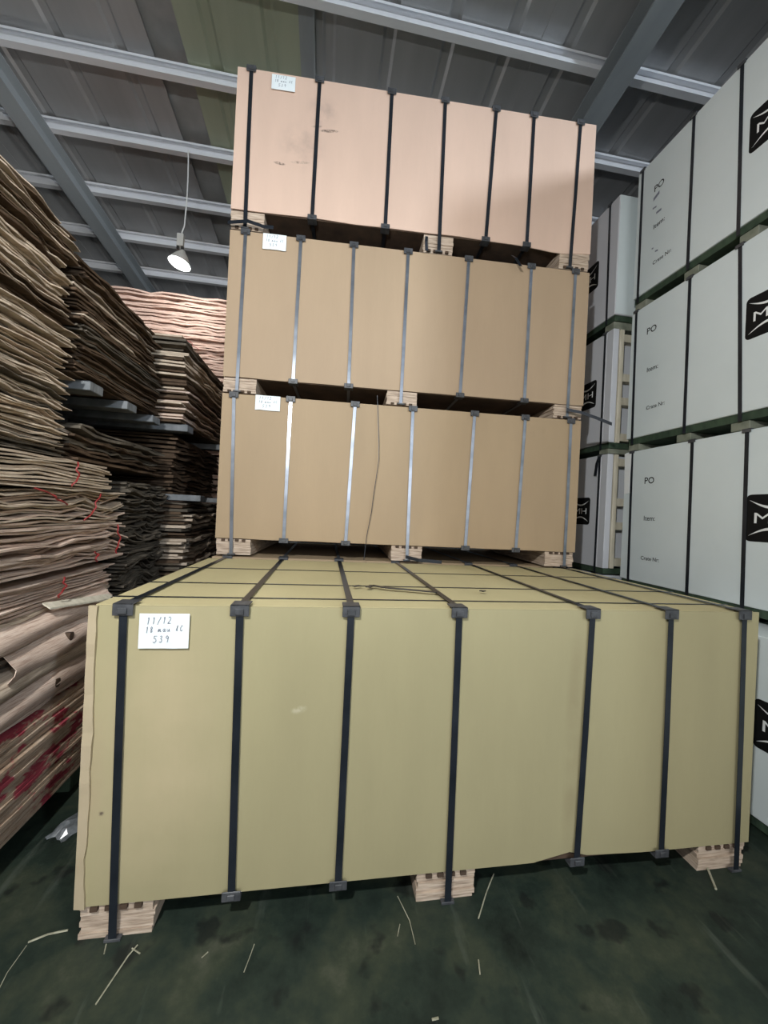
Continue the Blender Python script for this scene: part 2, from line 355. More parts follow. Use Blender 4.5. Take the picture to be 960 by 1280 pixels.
# ------------------------------------------------------------------ brown cardboard crates
CW, CD = 2.5, 1.20
GLYPH = {'1': [[(.3,.8),(.5,1),(.42,0)]], '2': [[(.15,.8),(.4,1),(.7,.8),(.5,.4),(.1,0),(.8,.05)]], '/': [[(.75,1.05),(.2,-.1)]],
 '8': [[(.5,.5),(.2,.75),(.45,1),(.7,.8),(.3,.3),(.4,0),(.7,.2),(.5,.5)]], '9': [[(.7,.75),(.4,1),(.2,.7),(.5,.5),(.7,.8),(.55,0)]],
 '5': [[(.8,1),(.3,1),(.25,.6),(.6,.6),(.7,.25),(.4,0),(.1,.1)]], '3': [[(.2,.9),(.5,1),(.6,.75),(.35,.55),(.65,.35),(.45,0),(.15,.1)]],
 'm': [[(.0,.0),(.1,.5),(.25,.5),(.3,.05),(.4,.5),(.55,.5),(.65,.05),(.9,.1)]], 'a': [[(.7,.5),(.3,.5),(.15,.2),(.4,0),(.65,.45),(.7,.05),(.95,.1)]],
 'u': [[(.1,.5),(.2,.05),(.5,.05),(.65,.5),(.7,.05),(.9,.1)]], 'l': [[(.2,.1),(.6,.9),(.5,1),(.4,.1),(.7,.15)]], 'c': [[(.75,.8),(.5,.95),(.2,.5),(.4,.0),(.8,.2)]], ' ': []}
def handwriting(parent, x0, x1, z0, z1, y):
    """three pencilled lines on a paper note"""
    mb = MB(); w, h = x1-x0, z1-z0
    for text, lx, lz, ch, step in (('11/12', 0.14, 0.70, 0.20, 0.105), ('18 mau lc', 0.13, 0.46, 0.17, 0.085), ('539', 0.28, 0.18, 0.19, 0.12)):
        for i, cc in enumerate(text):
            for st in GLYPH[cc]:
                ps = [(x0+w*(lx+i*step+px*step*0.9+0.012*pz), z0+h*(lz+ch*pz+0.012*i*0.6)) for px, pz in st]
                for (ax, az), (bx, bz) in zip(ps[:-1], ps[1:]):
                    d = Vector((bx-ax, 0, bz-az)); 
                    n = Vector((-d.z, 0, d.x)).normalized()*w*0.006
                    mb.poly([(ax-n.x, y, az-n.z), (bx-n.x, y, bz-n.z), (bx+n.x, y, bz+n.z), (ax+n.x, y, az+n.z)])
    return mb.build('handwriting', 'ink', parent)

def panel_grid(xa, xb, za, zb, y, t, nx, nz, amp, seed, zbot=None):
    """cardboard sheet standing in x,z with gentle undulation towards -y"""
    mb = MB(); idx = {}
    for side in (0, 1):
        for j in range(nz+1):
            for i in range(nx+1):
                X = xa+(xb-xa)*i/nx; Z = za+(zb-za)*j/nz
                if zbot and j == 0: Z += zbot(X)
                e = min(1, min(i, nx-i)/1.5)*min(1, min(j, nz-j)/1.5)
                dy = -amp*(0.5+0.5*N(X*2.3+seed, Z*1.1, seed))*e
                idx[side, i, j] = len(mb.v); mb.v.append((X, y+dy+(t if side else 0), Z))
    for j in range(nz):
        for i in range(nx):
            mb.f.append((idx[0,i,j], idx[0,i+1,j], idx[0,i+1,j+1], idx[0,i,j+1]))
            mb.f.append((idx[1,i,j+1], idx[1,i+1,j+1], idx[1,i+1,j], idx[1,i,j]))
    for i in range(nx):
        mb.f.append((idx[0,i,0], idx[1,i,0], idx[1,i+1,0], idx[0,i+1,0])); mb.f.append((idx[0,i,nz], idx[0,i+1,nz], idx[1,i+1,nz], idx[1,i,nz]))
    for j in range(nz):
        mb.f.append((idx[0,0,j], idx[0,0,j+1], idx[1,0,j+1], idx[1,0,j])); mb.f.append((idx[0,nx,j], idx[1,nx,j], idx[1,nx,j+1], idx[0,nx,j+1]))
    return mb

def cardboard_crate(label, loc, rz, hb, h, w, st, sb, blocks, note, card, strap, seed, zbot=None, flap=False, long_straps=(), detail=True):
    """loc = left front bottom corner; x runs along the face, y into the depth"""
    r = thing('cardboard_crate', label, 'crate', loc, rz, 'cardboard-wrapped plywood crates')
    zt = hb+h; D = CD
    MB().box(0.012, w-0.012, 0.014, D-0.014, hb+0.022, zt-0.012).build('plywood_core', 'ply', r)
    MB().box(0.006, w-0.006, 0.010, D-0.01, hb, hb+0.021).build('base_board', 'ply_dark', r)
    panel_grid(0, w, hb+0.004, zt-0.002, 0.0, 0.006, 34, 14, 0.006 if detail else 0.0, seed, zbot).build('front_panel', card, r, smooth=True)
    MB().box(0, w, D-0.008, D, hb+0.004, zt-0.008).build('rear_panel', card, r)
    MB().box(0, 0.008, 0.008, D-0.009, hb+0.004, zt-0.008).build('side_panel', card, r)
    MB().box(w-0.008, w, 0.008, D-0.009, hb+0.004, zt-0.008).build('side_panel', card, r)
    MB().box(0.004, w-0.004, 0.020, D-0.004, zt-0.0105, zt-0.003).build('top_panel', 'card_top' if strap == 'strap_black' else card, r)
    if flap:
        mb = MB(); pr = []
        for j in range(25):
            z = hb+0.002+(h-0.004)*j/24; xo = 0.046+0.010*N(z*6, 1.3)+0.006*N(z*17, 4)
            pr.append((z, xo, -0.004-0.006*abs(N(z*9, 7))))
        for (za, xa, ya), (zb, xb, yb) in zip(pr[:-1], pr[1:]):
            mb.hexa([(-0.004,ya,za),(xa-0.02,ya-0.004,za),(xa-0.02,0.0,za),(-0.004,0.004,za),(-0.004,yb,zb),(xb-0.02,yb-0.004,zb),(xb-0.02,0.0,zb),(-0.004,0.004,zb)])
        mb.build('corner_flap', 'card_edge', r)
    for bx0, bx1 in blocks:
        mb = MB(); n = 6; rnd = random.Random(seed*31+int(bx0*100))
        for i in range(n):
            za = hb*i/n; zb = hb*(i+1)/n-0.0008; o1, o2 = rnd.uniform(-.004, .004), rnd.uniform(-.004, .004); oy = rnd.uniform(0, 0.008)
            mb.box(bx0+o1, bx1+o2, 0.004+oy, D-0.01, za, zb)
        mb.build('runner_block', 'block', r)
        mb = MB()
        for i in range(4):                      # dark slips on the runner end, painted as the shade in strap notches
            mb = MB(); nx_ = bx0+(bx1-bx0)*(0.14+0.2*i)
            zz = hb*0.86 if hb < 0.12 and seed % 2 else hb*0.02
            mb.box(nx_, nx_+0.022, -0.0012, 0.012, zz, zz+hb*0.13).build('notch_shade', 'ply_dark', r)
    sw = 0.024; tk = 0.0016
    for i, (xt, xb) in enumerate(zip(st, sb)):
        onblk = any(a-0.01 < xb < c+0.01 for a, c in blocks)
        zlo = 0.0035 if onblk else hb-0.004
        f0 = -0.009
        path = [(xb, f0, zlo), (xb+(xt-xb)*0.5, f0-0.002, (zlo+zt)/2), (xt, f0, zt+0.001), (xt, 0.0, zt+0.004), (xt, D-0.004, zt+0.001), (xt, D+0.002, zt-0.006), (xb, D+0.002, zlo), (xb, D-0.01, zlo-0.0015), (xb, f0+0.006, zlo-0.0015), (xb, f0, zlo)]
        nrm = [(0,-1,0),(0,-1,0),(0,-.7,.7),(0,-.2,1),(0,0,1),(0,1,0),(0,1,0),(0,0,-.5),(0,0,-.5),(0,-1,0)]
        if onblk: path = path[:8]; nrm = nrm[:8]
        s = MB().ribbon(path, nrm, sw if strap == 'strap_black' else 0.021, tk, (1, 0, 0)).build('strap', strap, r)
        # corner guards where the strap bends, top and bottom
        cw = 0.030
        MB().box(xt-cw, xt+cw, f0-0.0065, f0-0.0005, zt-0.030, zt+0.0085).box(xt-cw, xt+cw, f0-0.0065, 0.045, zt+0.0045, zt+0.0085).box(xt-cw*0.45, xt+cw*0.45, f0-0.012, f0-0.006, zt-0.024, zt-0.004).build('corner_guard', 'clip', s, bevel=0.0015)
        if not onblk:
            MB().box(xb-cw, xb+cw, f0-0.0065, f0-0.002, zlo-0.006, zlo+0.024).box(xb-cw, xb+cw, f0-0.0065, 0.04, zlo-0.008, zlo-0.003).box(xb-cw*0.4, xb+cw*0.4, f0-0.012, f0-0.006, zlo, zlo+0.018).build('corner_guard', 'clip', s, bevel=0.0015)
        else:
            MB().box(xb-cw*0.8, xb+cw*0.8, f0-0.004, 0.004, 0.0006, 0.010).build('corner_guard', 'clip', s, bevel=0.001)
    for yy in long_straps:
        MB().ribbon([(-0.004, yy, hb), (-0.004, yy, zt-0.004), (0.002, yy, zt-0.001), (w-0.002, yy, zt-0.001), (w+0.004, yy, zt-0.006), (w+0.004, yy, hb)],
                    [(-1,0,0),(-1,0,0),(0,0,1),(0,0,1),(1,0,0),(1,0,0)], 0.011, 0.0012, (0, 1, 0)).build('lengthwise_strap', 'strap_black', r)
    if note:
        (xa, za), (xb_, zb_) = note; mb = MB(); n = 8
        for i in range(n):
            for j in range(6): pass
        g = panel_grid(xa, xb_, za, zb_, -0.0125, 0.0012, 6, 5, 0.003, seed+3, lambda X: 0.004*N(X*40, seed))
        nb = g.build('paper_note', 'paper', r); nb['label'] = 'white handwritten paper note'
        handwriting(nb, xa, xb_, za, zb_, -0.0162)
    return r

F_ST = [0.098, 0.449, 0.815, 1.203, 1.733, 2.075, 2.417]; F_SB = [0.114, 0.467, 0.816, 1.212, 1.714, 2.080, 2.433]
def torn(X): return 0.030*max(0, 1-abs(X-1.70)/0.16) if X < 1.72 else 0.012*max(0, 1-(X-1.72)/0.3)
cardboard_crate('wide olive-brown cardboard crate standing on the green floor, nearest the camera', (0, 0, 0), 0, 0.1046, 0.9534, CW, F_ST, F_SB,
    [(0.01, 0.225), (1.10, 1.315), (2.27, 2.485)], ((0.147, 0.924), (0.296, 1.035)), 'card_front', 'strap_black', 1, torn, True, (0.125, 0.39, 0.79))
RX, RY, RYAW = 0.0072, 1.297, -0.0496
cardboard_crate('bottom brown cardboard crate of the tall stack, hidden behind the nearest crate', (0.0, 1.275, 0), 0, 0.1046, 0.953, CW, F_ST, F_SB,
    [(0.01, 0.225), (1.14, 1.355), (2.27, 2.485)], None, 'card_a', 'strap_steel', 3, None, False, (), False)
STK = [
 ('lowest visible brown cardboard crate of the tall stack, with a loose wire down its face', 1.0682, 1.1707, 2.1235, 2.49, 0.0,
   [0.076,0.440,0.866,1.261,1.697,2.066,2.408], [0.107,0.439,0.847,1.269,1.675,2.041,2.407], [(0.008,0.225),(1.16,1.375),(2.27,2.48)], ((0.214,0.957),(0.373,1.054)), 'card_a', 5),
 ('middle brown cardboard crate of the tall stack, second from the top', 2.1335, 2.2272, 3.1924, 2.502, -0.002,
   [0.100,0.456,0.807,1.177,1.603,2.059,2.390], [0.094,0.451,0.818,1.177,1.587,2.053,2.378], [(0.003,0.213),(1.08,1.29),(2.285,2.497)], ((0.213,0.950),(0.363,1.052)), 'card_b', 6),
 ('topmost pinkish-brown cardboard crate of the tall stack, with dark scuff marks', 3.2025, 3.3261, 4.2607, 2.503, -0.0055,
   [0.089,0.531,1.016,1.387,1.752,2.029,2.378], [0.098,0.525,1.015,1.392,1.720,2.019,2.348], [(0.003,0.213),(1.285,1.495),(2.275,2.498)], ((0.222,0.935),(0.374,1.032)), 'card_c', 7)]
for lab, z0, zb, zt, w, sh, st, sb, bl, nt_, cm, sd in STK:
    c, s = math.cos(RYAW), math.sin(RYAW)
    zbot = (lambda X: -0.028*max(0, 1-abs(X-2.25)/0.35)+0.01*N(X*3, 2)) if sd == 7 else (lambda X: 0.004*N(X*4, 1))
    cardboard_crate(lab, (RX+c*sh, RY+s*sh, z0), RYAW, zb-z0, zt-zb, w, st, sb, bl, nt_, cm, 'strap_black' if sd == 7 else 'strap_steel', sd, zbot)
def rear(u, z, off=-0.02):
    c, s = math.cos(RYAW), math.sin(RYAW)
    return (RX+c*u-s*off, RY+s*u+c*off, z)
tag(MB().tube([rear(1.011, 2.18), rear(1.022, 2.05, -0.022), rear(1.038, 1.85, -0.026), rear(1.042, 1.748, -0.03), rear(1.03, 1.62, -0.028), rear(1.018, 1.5, -0.026), rear(1.01, 1.392, -0.024), rear(0.985, 1.22, -0.024), rear(0.975, 1.068, -0.03)], 0.0022, 5).build('loose_wire', 'strap_black'),
    'thin dark wire hanging down the lowest visible stacked crate', 'wire')
# loose ends of strapping
def strip(name, pts, w, label, mat='strap_black', cat='strap', wdir=(0, 0, 1), group=None, nrm=(0, -1, 0)):
    o = MB().ribbon(pts, [nrm]*len(pts), w, 0.0025, wdir).build(name, mat); return tag(o, label, cat, group)
ZT = 1.0680
def flat(name, pts, w, label, mat='strap_black', cat='strap'):
    """strip lying flat: width horizontal, perpendicular to its run"""
    mb = MB(); P = [Vector(p) for p in pts]
    for a, b_ in zip(P[:-1], P[1:]):
        d = (b_-a); n = Vector((-d.y, d.x, 0)).normalized()*w/2; u = Vector((0, 0, 0.003))
        mb.hexa([a-n, b_-n, b_+n, a+n, a-n+u, b_-n+u, b_+n+u, a+n+u])
    return tag(mb.build(name, mat), label, cat)
flat('strap_offcut', [(0.905, 0.30, ZT), (0.93, 0.345, ZT), (0.98, 0.30, ZT), (1.19, 0.225, ZT)], 0.022, 'bent black strap offcut lying on top of the nearest crate')
flat('strap_offcut', [(0.845, 0.315, ZT), (0.875, 0.335, ZT)], 0.02, 'tiny black strap scrap beside the bent offcut on the nearest crate')
flat('strap_offcut', [(1.40, 0.26, ZT), (1.418, 0.275, ZT)], 0.02, 'tiny dark scrap alone near the middle of the nearest crate top')
strip('loose_strap_end', [rear(2.36, 2.185, -0.03), rear(2.46, 2.165, -0.05), rear(2.56, 2.13, -0.07), rear(2.66, 2.09, -0.09)], 0.022, 'black strap end sticking out right below the middle stacked crate')
strip('loose_strap_end', [rear(1.90, 3.225, -0.03), rear(1.915, 3.19, -0.06), rear(1.95, 3.13, -0.07)], 0.022, 'short black strap end dangling under the topmost crate', wdir=(1, 0, 0))
strip('loose_strap_end', [rear(1.295, 3.29, -0.02), rear(1.292, 3.25, -0.03), rear(1.298, 3.19, -0.025)], 0.020, 'dark strap curl beside the middle runner of the topmost crate', wdir=(1, 0, 0))
strip('loose_strap_end', [rear(-0.01, 3.212, -0.03), rear(0.12, 3.222, -0.05), rear(0.22, 3.206, -0.04), rear(0.28, 3.212, -0.035)], 0.022, 'flattened black strap lying at the left corner of the middle stacked crate')
strip('loose_strap_end', [rear(1.26, 1.10, -0.03), rear(1.34, 1.085, -0.06), rear(1.50, 1.076, -0.06)], 0.022, 'black strap end lying at the foot of the tall stack')

# ------------------------------------------------------------------ white crates at the right
FONT = None
def text_mesh(body, width, loc, parent, mat, name='lettering', height=None, bold=0.0):
    cu = bpy.data.curves.new('txt', 'FONT'); cu.body = body; cu.size = 1.0; cu.extrude = 0.0; cu.offset = bold; cu.resolution_u = 3
    o = bpy.data.objects.new('txt', cu); COL.objects.link(o)
    dg = bpy.context.evaluated_depsgraph_get(); me = bpy.data.meshes.new_from_object(o.evaluated_get(dg))
    bpy.data.objects.remove(o); bpy.data.curves.remove(cu)
    xs = [v.co.x for v in me.vertices]; ys = [v.co.y for v in me.vertices]
    sx = width/(max(xs)-min(xs)); sy = height/(max(ys)-min(ys)) if height else sx
    x0, y0 = min(xs), min(ys)
    for v in me.vertices: v.co = (loc[0], loc[1]-(v.co.x-x0)*sx, loc[2]+(v.co.y-y0)*sy)
    me.name = name; me.materials.clear(); me.materials.append(M[mat])
    t = bpy.data.objects.new(name, me); COL.objects.link(t); t.parent = parent
    return t
def logo(parent, yl, zb, size):
    """dark rounded square with two white arcs and the letters MH; yl = its left edge as seen from the aisle"""
    mb = MB(); pts = []; rr = size*0.10
    for cx, cz, a0 in ((size-rr, size-rr, 0), (rr, size-rr, 90), (rr, rr, 180), (size-rr, rr, 270)):
        for k in range(5):
            t = math.radians(a0+k*22.5); pts.append((cx+rr*math.cos(t), cz+rr*math.sin(t)))
    lo = MB(); n = len(pts)
    lo.v = [(-0.0015, yl-px, zb+pz) for px, pz in pts] + [(0.0, yl-px, zb+pz) for px, pz in pts]
    lo.f = [tuple(range(n)), tuple(range(2*n-1, n-1, -1))] + [(i, (i+1) % n, n+(i+1) % n, n+i) for i in range(n)]
    lo = lo.build('logo', 'black_print', parent); lo['label'] = 'black square emblem with letters MH'
    for top in (True, False):
        a = MB(); K = 14
        for i in range(K):
            q = []
            for u in (i/K, (i+1)/K):
                s_ = math.sin(math.pi*u); X = size*(0.07+0.86*u)
                z1 = size*(0.88-0.13*s_); z2 = z1-size*0.055*s_-0.0006
                if not top: z1, z2 = size-z1, size-z2
                q.append((X, z1, z2))
            (xa, a1, a2), (xb, b1, b2) = q
            a.poly([(-0.0022, yl-xa, zb+a1), (-0.0022, yl-xb, zb+b1), (-0.0022, yl-xb, zb+b2), (-0.0022, yl-xa, zb+a2)])
        a.build('arc', 'white_print', lo)
    text_mesh('MH', size*0.66, (-0.0022, yl-size*0.17, zb+size*0.39), lo, 'white_print', height=size*0.22, bold=0.0)
def white_crate(label, loc, L, h, hb, straps, logo_at, texts, mat='white', end='plain', blocks=(), marks=()):
    """face at local x=0 looking to -x; far end at local y=0, running to -y by L"""
    r = thing('white_crate', label, 'crate', loc, 0, 'white wrapped crates with a black emblem')
    D = 1.2; zt = hb+h
    e0 = 0.07 if end == 'frame' else 0.0            # framed ends stand at the -y end
    MB().box(0.0, D, -L+e0, 0.0, hb, zt).build('wrapped_body', mat, r, bevel=0.004)
    MB().box(0.012, D-0.01, -L+0.01, -0.012, hb-0.045, hb-0.001).build('base_board', 'green_wood', r)
    for by in blocks:
        MB().box(0.015, D-0.02, by-0.05, by+0.05, 0.0, hb-0.0455).build('runner_block', 'green_block', r, bevel=0.003)
    for i, y in enumerate(straps):
        ys, yb = y if isinstance(y, tuple) else (y, y)
        s = MB().ribbon([(-0.003, yb, hb-0.047), (-0.003, ys, zt+0.001), (0.004, ys, zt+0.0015), (D-0.004, ys, zt+0.0015), (D+0.002, ys, zt-0.004), (D+0.002, yb, hb-0.04)],
                    [(-1,0,0),(-.7,0,.7),(-.2,0,1),(0,0,1),(1,0,0),(1,0,0)], 0.021, 0.0016, (0, 1, 0)).build('strap', 'strap_black', r)
        MB().box(-0.010, -0.005, ys-0.022, ys+0.022, zt-0.014, zt+0.0045).box(-0.010, 0.03, ys-0.022, ys+0.022, zt+0.0032, zt+0.0055).build('corner_guard', 'clip', s)
    if logo_at: logo(r, logo_at[0], logo_at[1], logo_at[2])
    for body, width, y, z in texts: text_mesh(body, width, (-0.0012, y, z), r, 'black_print', bold=0.008)
    if marks:
        mb = MB()
        for ya, za, yb, zb_, t in marks:
            mb.poly([(-0.0012, ya, za-t), (-0.0012, yb, zb_-t), (-0.0012, yb, zb_+t), (-0.0012, ya, za+t)])
        mb.build('smudged_print', 'ink', r)
    if end == 'sheet': MB().box(0.004, D-0.004, -L-0.003, -L-0.0005, hb+0.006, zt-0.004).build('lit_end_sheet', 'white', r)  # added whiter sheet; light falling on this end is put into its colour
    if end == 'frame':
        y0, y1 = -L, -L+e0-0.001
        for xa, xb in ((0.0, 0.050), (0.062, 0.098), (0.40, 0.46), (0.78, 0.84), (1.14, 1.195)):
            MB().box(xa, xb, y0+(0.0 if xa else 0.0), y1, hb, zt).build('end_post', 'white_grey' if xa == 0 else 'cream_wood', r, bevel=0.002)
        for f in (0.02, 0.34, 0.55, 0.90):
            MB().box(0.0985, 0.399, y0+0.012, y1, hb+h*f, hb+h*f+0.06).build('end_rail', 'cream_wood', r)
    return r
X0 = 2.96; YN = 1.285; LW = 1.225
def T3(po_y, po_z, it_y, it_z, cr_y, cr_z): return [('PO', 0.080, po_y, po_z), ('Item:', 0.092, it_y, it_z), ('Crate Nr:', 0.150, cr_y, cr_z)]
SB = [0, 0, 0, -1.16]
BK = (-0.06, -0.46, -0.80, -1.15)
# z levels of the near column: (base, underside of the body, top)
white_crate('near white crate second from the floor, at the level of the tall stack foot', (X0, YN, 0.910), LW, 0.955, 0.075, [(-0.069,-0.085), (-0.539,-0.55), (-0.852,-0.868)] + SB[3:], (1.583-YN-1.583+0.422, 0.425, 0.250),
    T3(1.095-YN, 1.689-0.910, 1.086-YN, 1.427-0.910, 1.097-YN, 1.147-0.910), blocks=BK)
white_crate('near white crate third from the floor, with clean PO lettering, under the topmost one', (X0, YN, 1.947), LW, 0.965, 0.095, [(-0.044,-0.060), (-0.471,-0.48), (-0.77,-0.813)] + SB[3:], (0.468-YN, 2.438-1.947, 0.230),
    T3(1.136-YN, 2.780-1.947, 1.12-YN, 2.500-1.947, 1.111-YN, 2.225-1.947), blocks=BK)
white_crate('topmost near white crate, with smudged lettering, reaching towards the roof', (X0, YN, 3.014), LW, 0.965, 0.101, [(-0.043,-0.05), (-0.446,-0.45), (-0.735,-0.757)] + SB[3:], (0.494-YN, 3.495-3.014, 0.225),
    T3(1.130-YN, 3.815-3.014, 1.123-YN, 3.540-3.014, 1.115-YN, 3.275-3.014), blocks=BK,
    marks=[(1.135-YN, .752, 1.085-YN, .77, .012), (1.138-YN, .688, 1.105-YN, .682, .006), (1.105-YN, .632, 1.062-YN, .630, .008), (1.13-YN, .39, 1.115-YN, .386, .005), (1.10-YN, .352, 1.075-YN, .346, .006)])
white_crate('lowest white crate standing on the floor right of the nearest brown crate', (2.75, 0.62, 0.0), 2.5, 0.842, 0.060, [-0.05, -0.70, -1.16, -1.55, -1.95, -2.42], (0.185-0.62, 0.385, 0.225), [], blocks=(-0.06, -1.25, -2.43))
# the same column goes on towards the camera, past the right edge of the picture
for zz, hh, bb, what in ((0.910, 0.955, 0.075, 'lowest'), (1.947, 0.965, 0.095, 'middle'), (3.014, 0.965, 0.101, 'topmost')):
    white_crate('%s long white crate nearest the camera, past the right picture edge' % what, (X0, YN-LW-0.02, zz), 2.45, hh, bb, [-0.06, -0.62, -1.2, -1.8, -2.38], None, [], blocks=(-0.06, -0.8, -1.6, -2.38))
# far column, partly behind the tall brown stack
X1, Y1 = 2.90, 1.395; LF = 1.25
def yl(v): return v-(Y1+LF)
FB = (-LF+0.07, -0.62, -0.06)
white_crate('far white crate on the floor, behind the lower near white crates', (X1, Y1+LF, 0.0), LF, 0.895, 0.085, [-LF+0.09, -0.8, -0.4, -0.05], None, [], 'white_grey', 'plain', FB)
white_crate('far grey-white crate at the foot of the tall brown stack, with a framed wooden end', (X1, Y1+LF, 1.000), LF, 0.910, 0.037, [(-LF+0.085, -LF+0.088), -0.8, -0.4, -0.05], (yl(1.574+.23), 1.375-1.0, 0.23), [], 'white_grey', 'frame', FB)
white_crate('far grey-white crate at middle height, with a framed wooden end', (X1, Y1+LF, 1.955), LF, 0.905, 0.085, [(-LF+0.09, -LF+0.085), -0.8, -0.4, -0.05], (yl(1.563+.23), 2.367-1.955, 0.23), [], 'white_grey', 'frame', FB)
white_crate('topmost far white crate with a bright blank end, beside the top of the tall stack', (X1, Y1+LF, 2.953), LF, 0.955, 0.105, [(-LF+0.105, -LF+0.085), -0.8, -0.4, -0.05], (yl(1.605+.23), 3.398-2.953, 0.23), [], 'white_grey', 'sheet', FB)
MB()
strip('torn_wrap', [(X1-0.005, Y1+0.085, 1.945), (X1-0.02, Y1+0.095, 1.88), (X1-0.012, Y1+0.12, 1.78)], 0.03, 'torn dark strap flap hanging on the far grey-white crate', wdir=(0, 1, 0), nrm=(-1, 0, 0))
tag(MB().hexa([(2.953,1.272,1.62),(2.957,1.272,1.62),(2.957,1.225,1.635),(2.953,1.225,1.63),(2.953,1.284,1.932),(2.957,1.284,1.932),(2.957,1.222,1.932),(2.953,1.222,1.932)]).build('paper_patch', 'white_print'), 'bright white paper patch torn at the near crate corner', 'paper')

# ------------------------------------------------------------------ veneer piles at the left
def veneer_bundle(label, x0, x1, y0, y1, z0, z1, n, mat, wav=1.0, seed=0, face='x', ties=(), jit=0.02, tilt=0.0, thick=(0.5, 0.85), nseg=16, group='veneer bundles in the left piles', parts=None):
    """a bundle of loose wavy sheets; the ragged face looks to +x (face='x') or -y (face='y')"""
    r = thing('veneer_bundle', label, 'veneer', ((x0+x1)/2, (y0+y1)/2, z0), 0, group)
    ox, oy = (x0+x1)/2, (y0+y1)/2
    rnd = random.Random(seed*101+3); pitch = (z1-z0)/n
    L = (y1-y0) if face == 'x' else (x1-x0)
    us = [i/nseg for i in range(nseg+1)]
    cur = [[tilt*(u-0.5)*L*0 for u in us] for c in range(3)]        # running top surface for three columns (face edge, 12 cm in, back)
    # gaps for every sheet, scaled so that the bundle ends near z1
    T = [pitch*rnd.uniform(*thick) for _ in range(n)]
    free = (z1-z0)-sum(T)
    g = []
    for i in range(n):
        row = []
        for c, amp in enumerate((1.0, 0.8, 0.5)):
            a = []
            for u in us:
                v = 0.5+wav*amp*(1.1*N(u*L*5.2+seed*3.1, i*0.55+c*0.2, seed)+0.7*N(u*L*14+seed, i*0.9, seed+5))
                a.append(max(0.02, v)**1.5)
            row.append(a)
        g.append(row)
    tot = [[sum(g[i][c][k] for i in range(n)) for k in range(nseg+1)] for c in range(3)]
    for i in range(n):
        t = T[i]; ex = rnd.uniform(-jit, jit)*(1.6 if rnd.random() < .15 else 1); e0 = rnd.uniform(-jit, jit)*1.5; e1 = rnd.uniform(-jit, jit)*1.5
        mb = MB()
        for side in (0, 1):
            for c in range(3):
                for k, u in enumerate(us):
                    zz = z0 + cur[c][k] + (t if side else 0)
                    ed = ex + 0.9*jit*N(u*L*6, i*1.7, seed+2) + 0.35*jit*N(u*L*22, i*2.3, seed+9)
                    zz += tilt*(u-0.5)*L
                    if face == 'x':
                        X = (x1+ed, x1-0.14, x0)[c]; Y = y0+e0+(L+e1-e0)*u
                    else:
                        Y = (y0-ed, y0+0.14, y1)[c]; X = x0+e0+(L+e1-e0)*u
                    mb.v.append((X-ox, Y-oy, zz-z0))
        K = nseg+1; S = 3*K
        for c in range(2):
            for k in range(nseg):
                a = c*K+k; mb.f.append((a, a+1, a+K+1, a+K)); mb.f.append((S+a, S+a+K, S+a+K+1, S+a+1))
        for k in range(nseg):
            mb.f.append((k, S+k, S+k+1, k+1)); a = 2*K+k; mb.f.append((a, a+1, S+a+1, S+a))
        for c in range(2):
            a = c*K; mb.f.append((a, a+K, S+a+K, S+a)); a = c*K+nseg; mb.f.append((a, S+a, S+a+K, a+K))
        mm = mat[rnd.randrange(len(mat))] if isinstance(mat, (list, tuple)) else mat
        mb.build('sheet', mm, r)
        for c in range(3):
            for k in range(nseg+1): cur[c][k] += t + free*g[i][c][k]/tot[c][k]
    for (u, tz0, tz1, lean) in ties:                      # red twine over the face
        pts = []; ph = rnd.uniform(0, 6)
        for q in range(19):
            f = q/18; zz = tz0+(tz1-tz0)*f - z0
            off = jit*1.3+0.004+0.010*math.sin(math.pi*f)+0.003*math.sin(q*1.1+ph)
            uu = u+lean*f+0.006*math.sin(q*0.55+ph)
            pts.append((x1+off-ox, y0+L*uu-oy, zz) if face == 'x' else (x0+L*uu-ox, y0-off-oy, zz))
        MB().tube(pts, 0.0036, 5).build('twine', 'red', r)
    return r
V = veneer_bundle
# bearers under the near pile
for k, y in enumerate((-0.62, 0.05, 0.72)):
    tag(MB().box(-1.75, -0.42, y-0.045, y+0.045, 0.0, 0.118).build('bearer', 'green_wood', None, bevel=0.004),
        ('dark bearer under the outer end of the red-marked near pile', 'dark bearer under the middle of the red-marked near pile', 'dark bearer under the red-marked near pile, closest to the brown crate')[k], 'bearer', 'bearers under the near pile')
Ya = -0.75
V('red-marked veneer bundle at the bottom of the near left pile', -1.75, -0.378, Ya, 0.93, 0.120, 0.52, 24, 'ven_paint', 0.25, 11, jit=0.010, thick=(0.6, 0.9))
bB = V('veneer bundle with bent knotty sheets, above the red-marked one', -1.75, -0.42, Ya, 0.90, 0.522, 0.965, 26, ['ven_pink', 'ven_tan', 'ven_grey'], 0.7, 12, jit=0.022, ties=())
V('thin pale veneer bundle tied with red twine, under the dark gap', -1.75, -0.40, Ya, 0.88, 0.967, 1.055, 9, 'ven_pink', 0.6, 13, ties=((0.74, 0.97, 1.05, 0.02),), jit=0.018)
V('wavy pinkish veneer bundle with loose red twine, just above the dark gap', -1.75, -0.40, Ya, 0.95, 1.085, 1.270, 15, 'ven_pink', 1.25, 14, ties=((0.84, 1.09, 1.14, 0.0), (0.95, 1.11, 1.26, 0.0)), jit=0.026)
V('crumpled tan veneer bundle with crossing red twine, below the ragged upper block', -1.75, -0.40, Ya, 0.93, 1.272, 1.430, 14, ['ven_pink', 'ven_tan'], 1.25, 15, ties=((0.62, 1.42, 1.36, 0.10), (0.80, 1.29, 1.42, 0.06)), jit=0.026)
V('smooth tan veneer bundle with a red twine knot, right under the ragged upper block', -1.75, -0.41, Ya, 0.86, 1.432, 1.560, 10, 'ven_tan', 0.7, 16, ties=((0.80, 1.44, 1.55, 0.01),), jit=0.016)
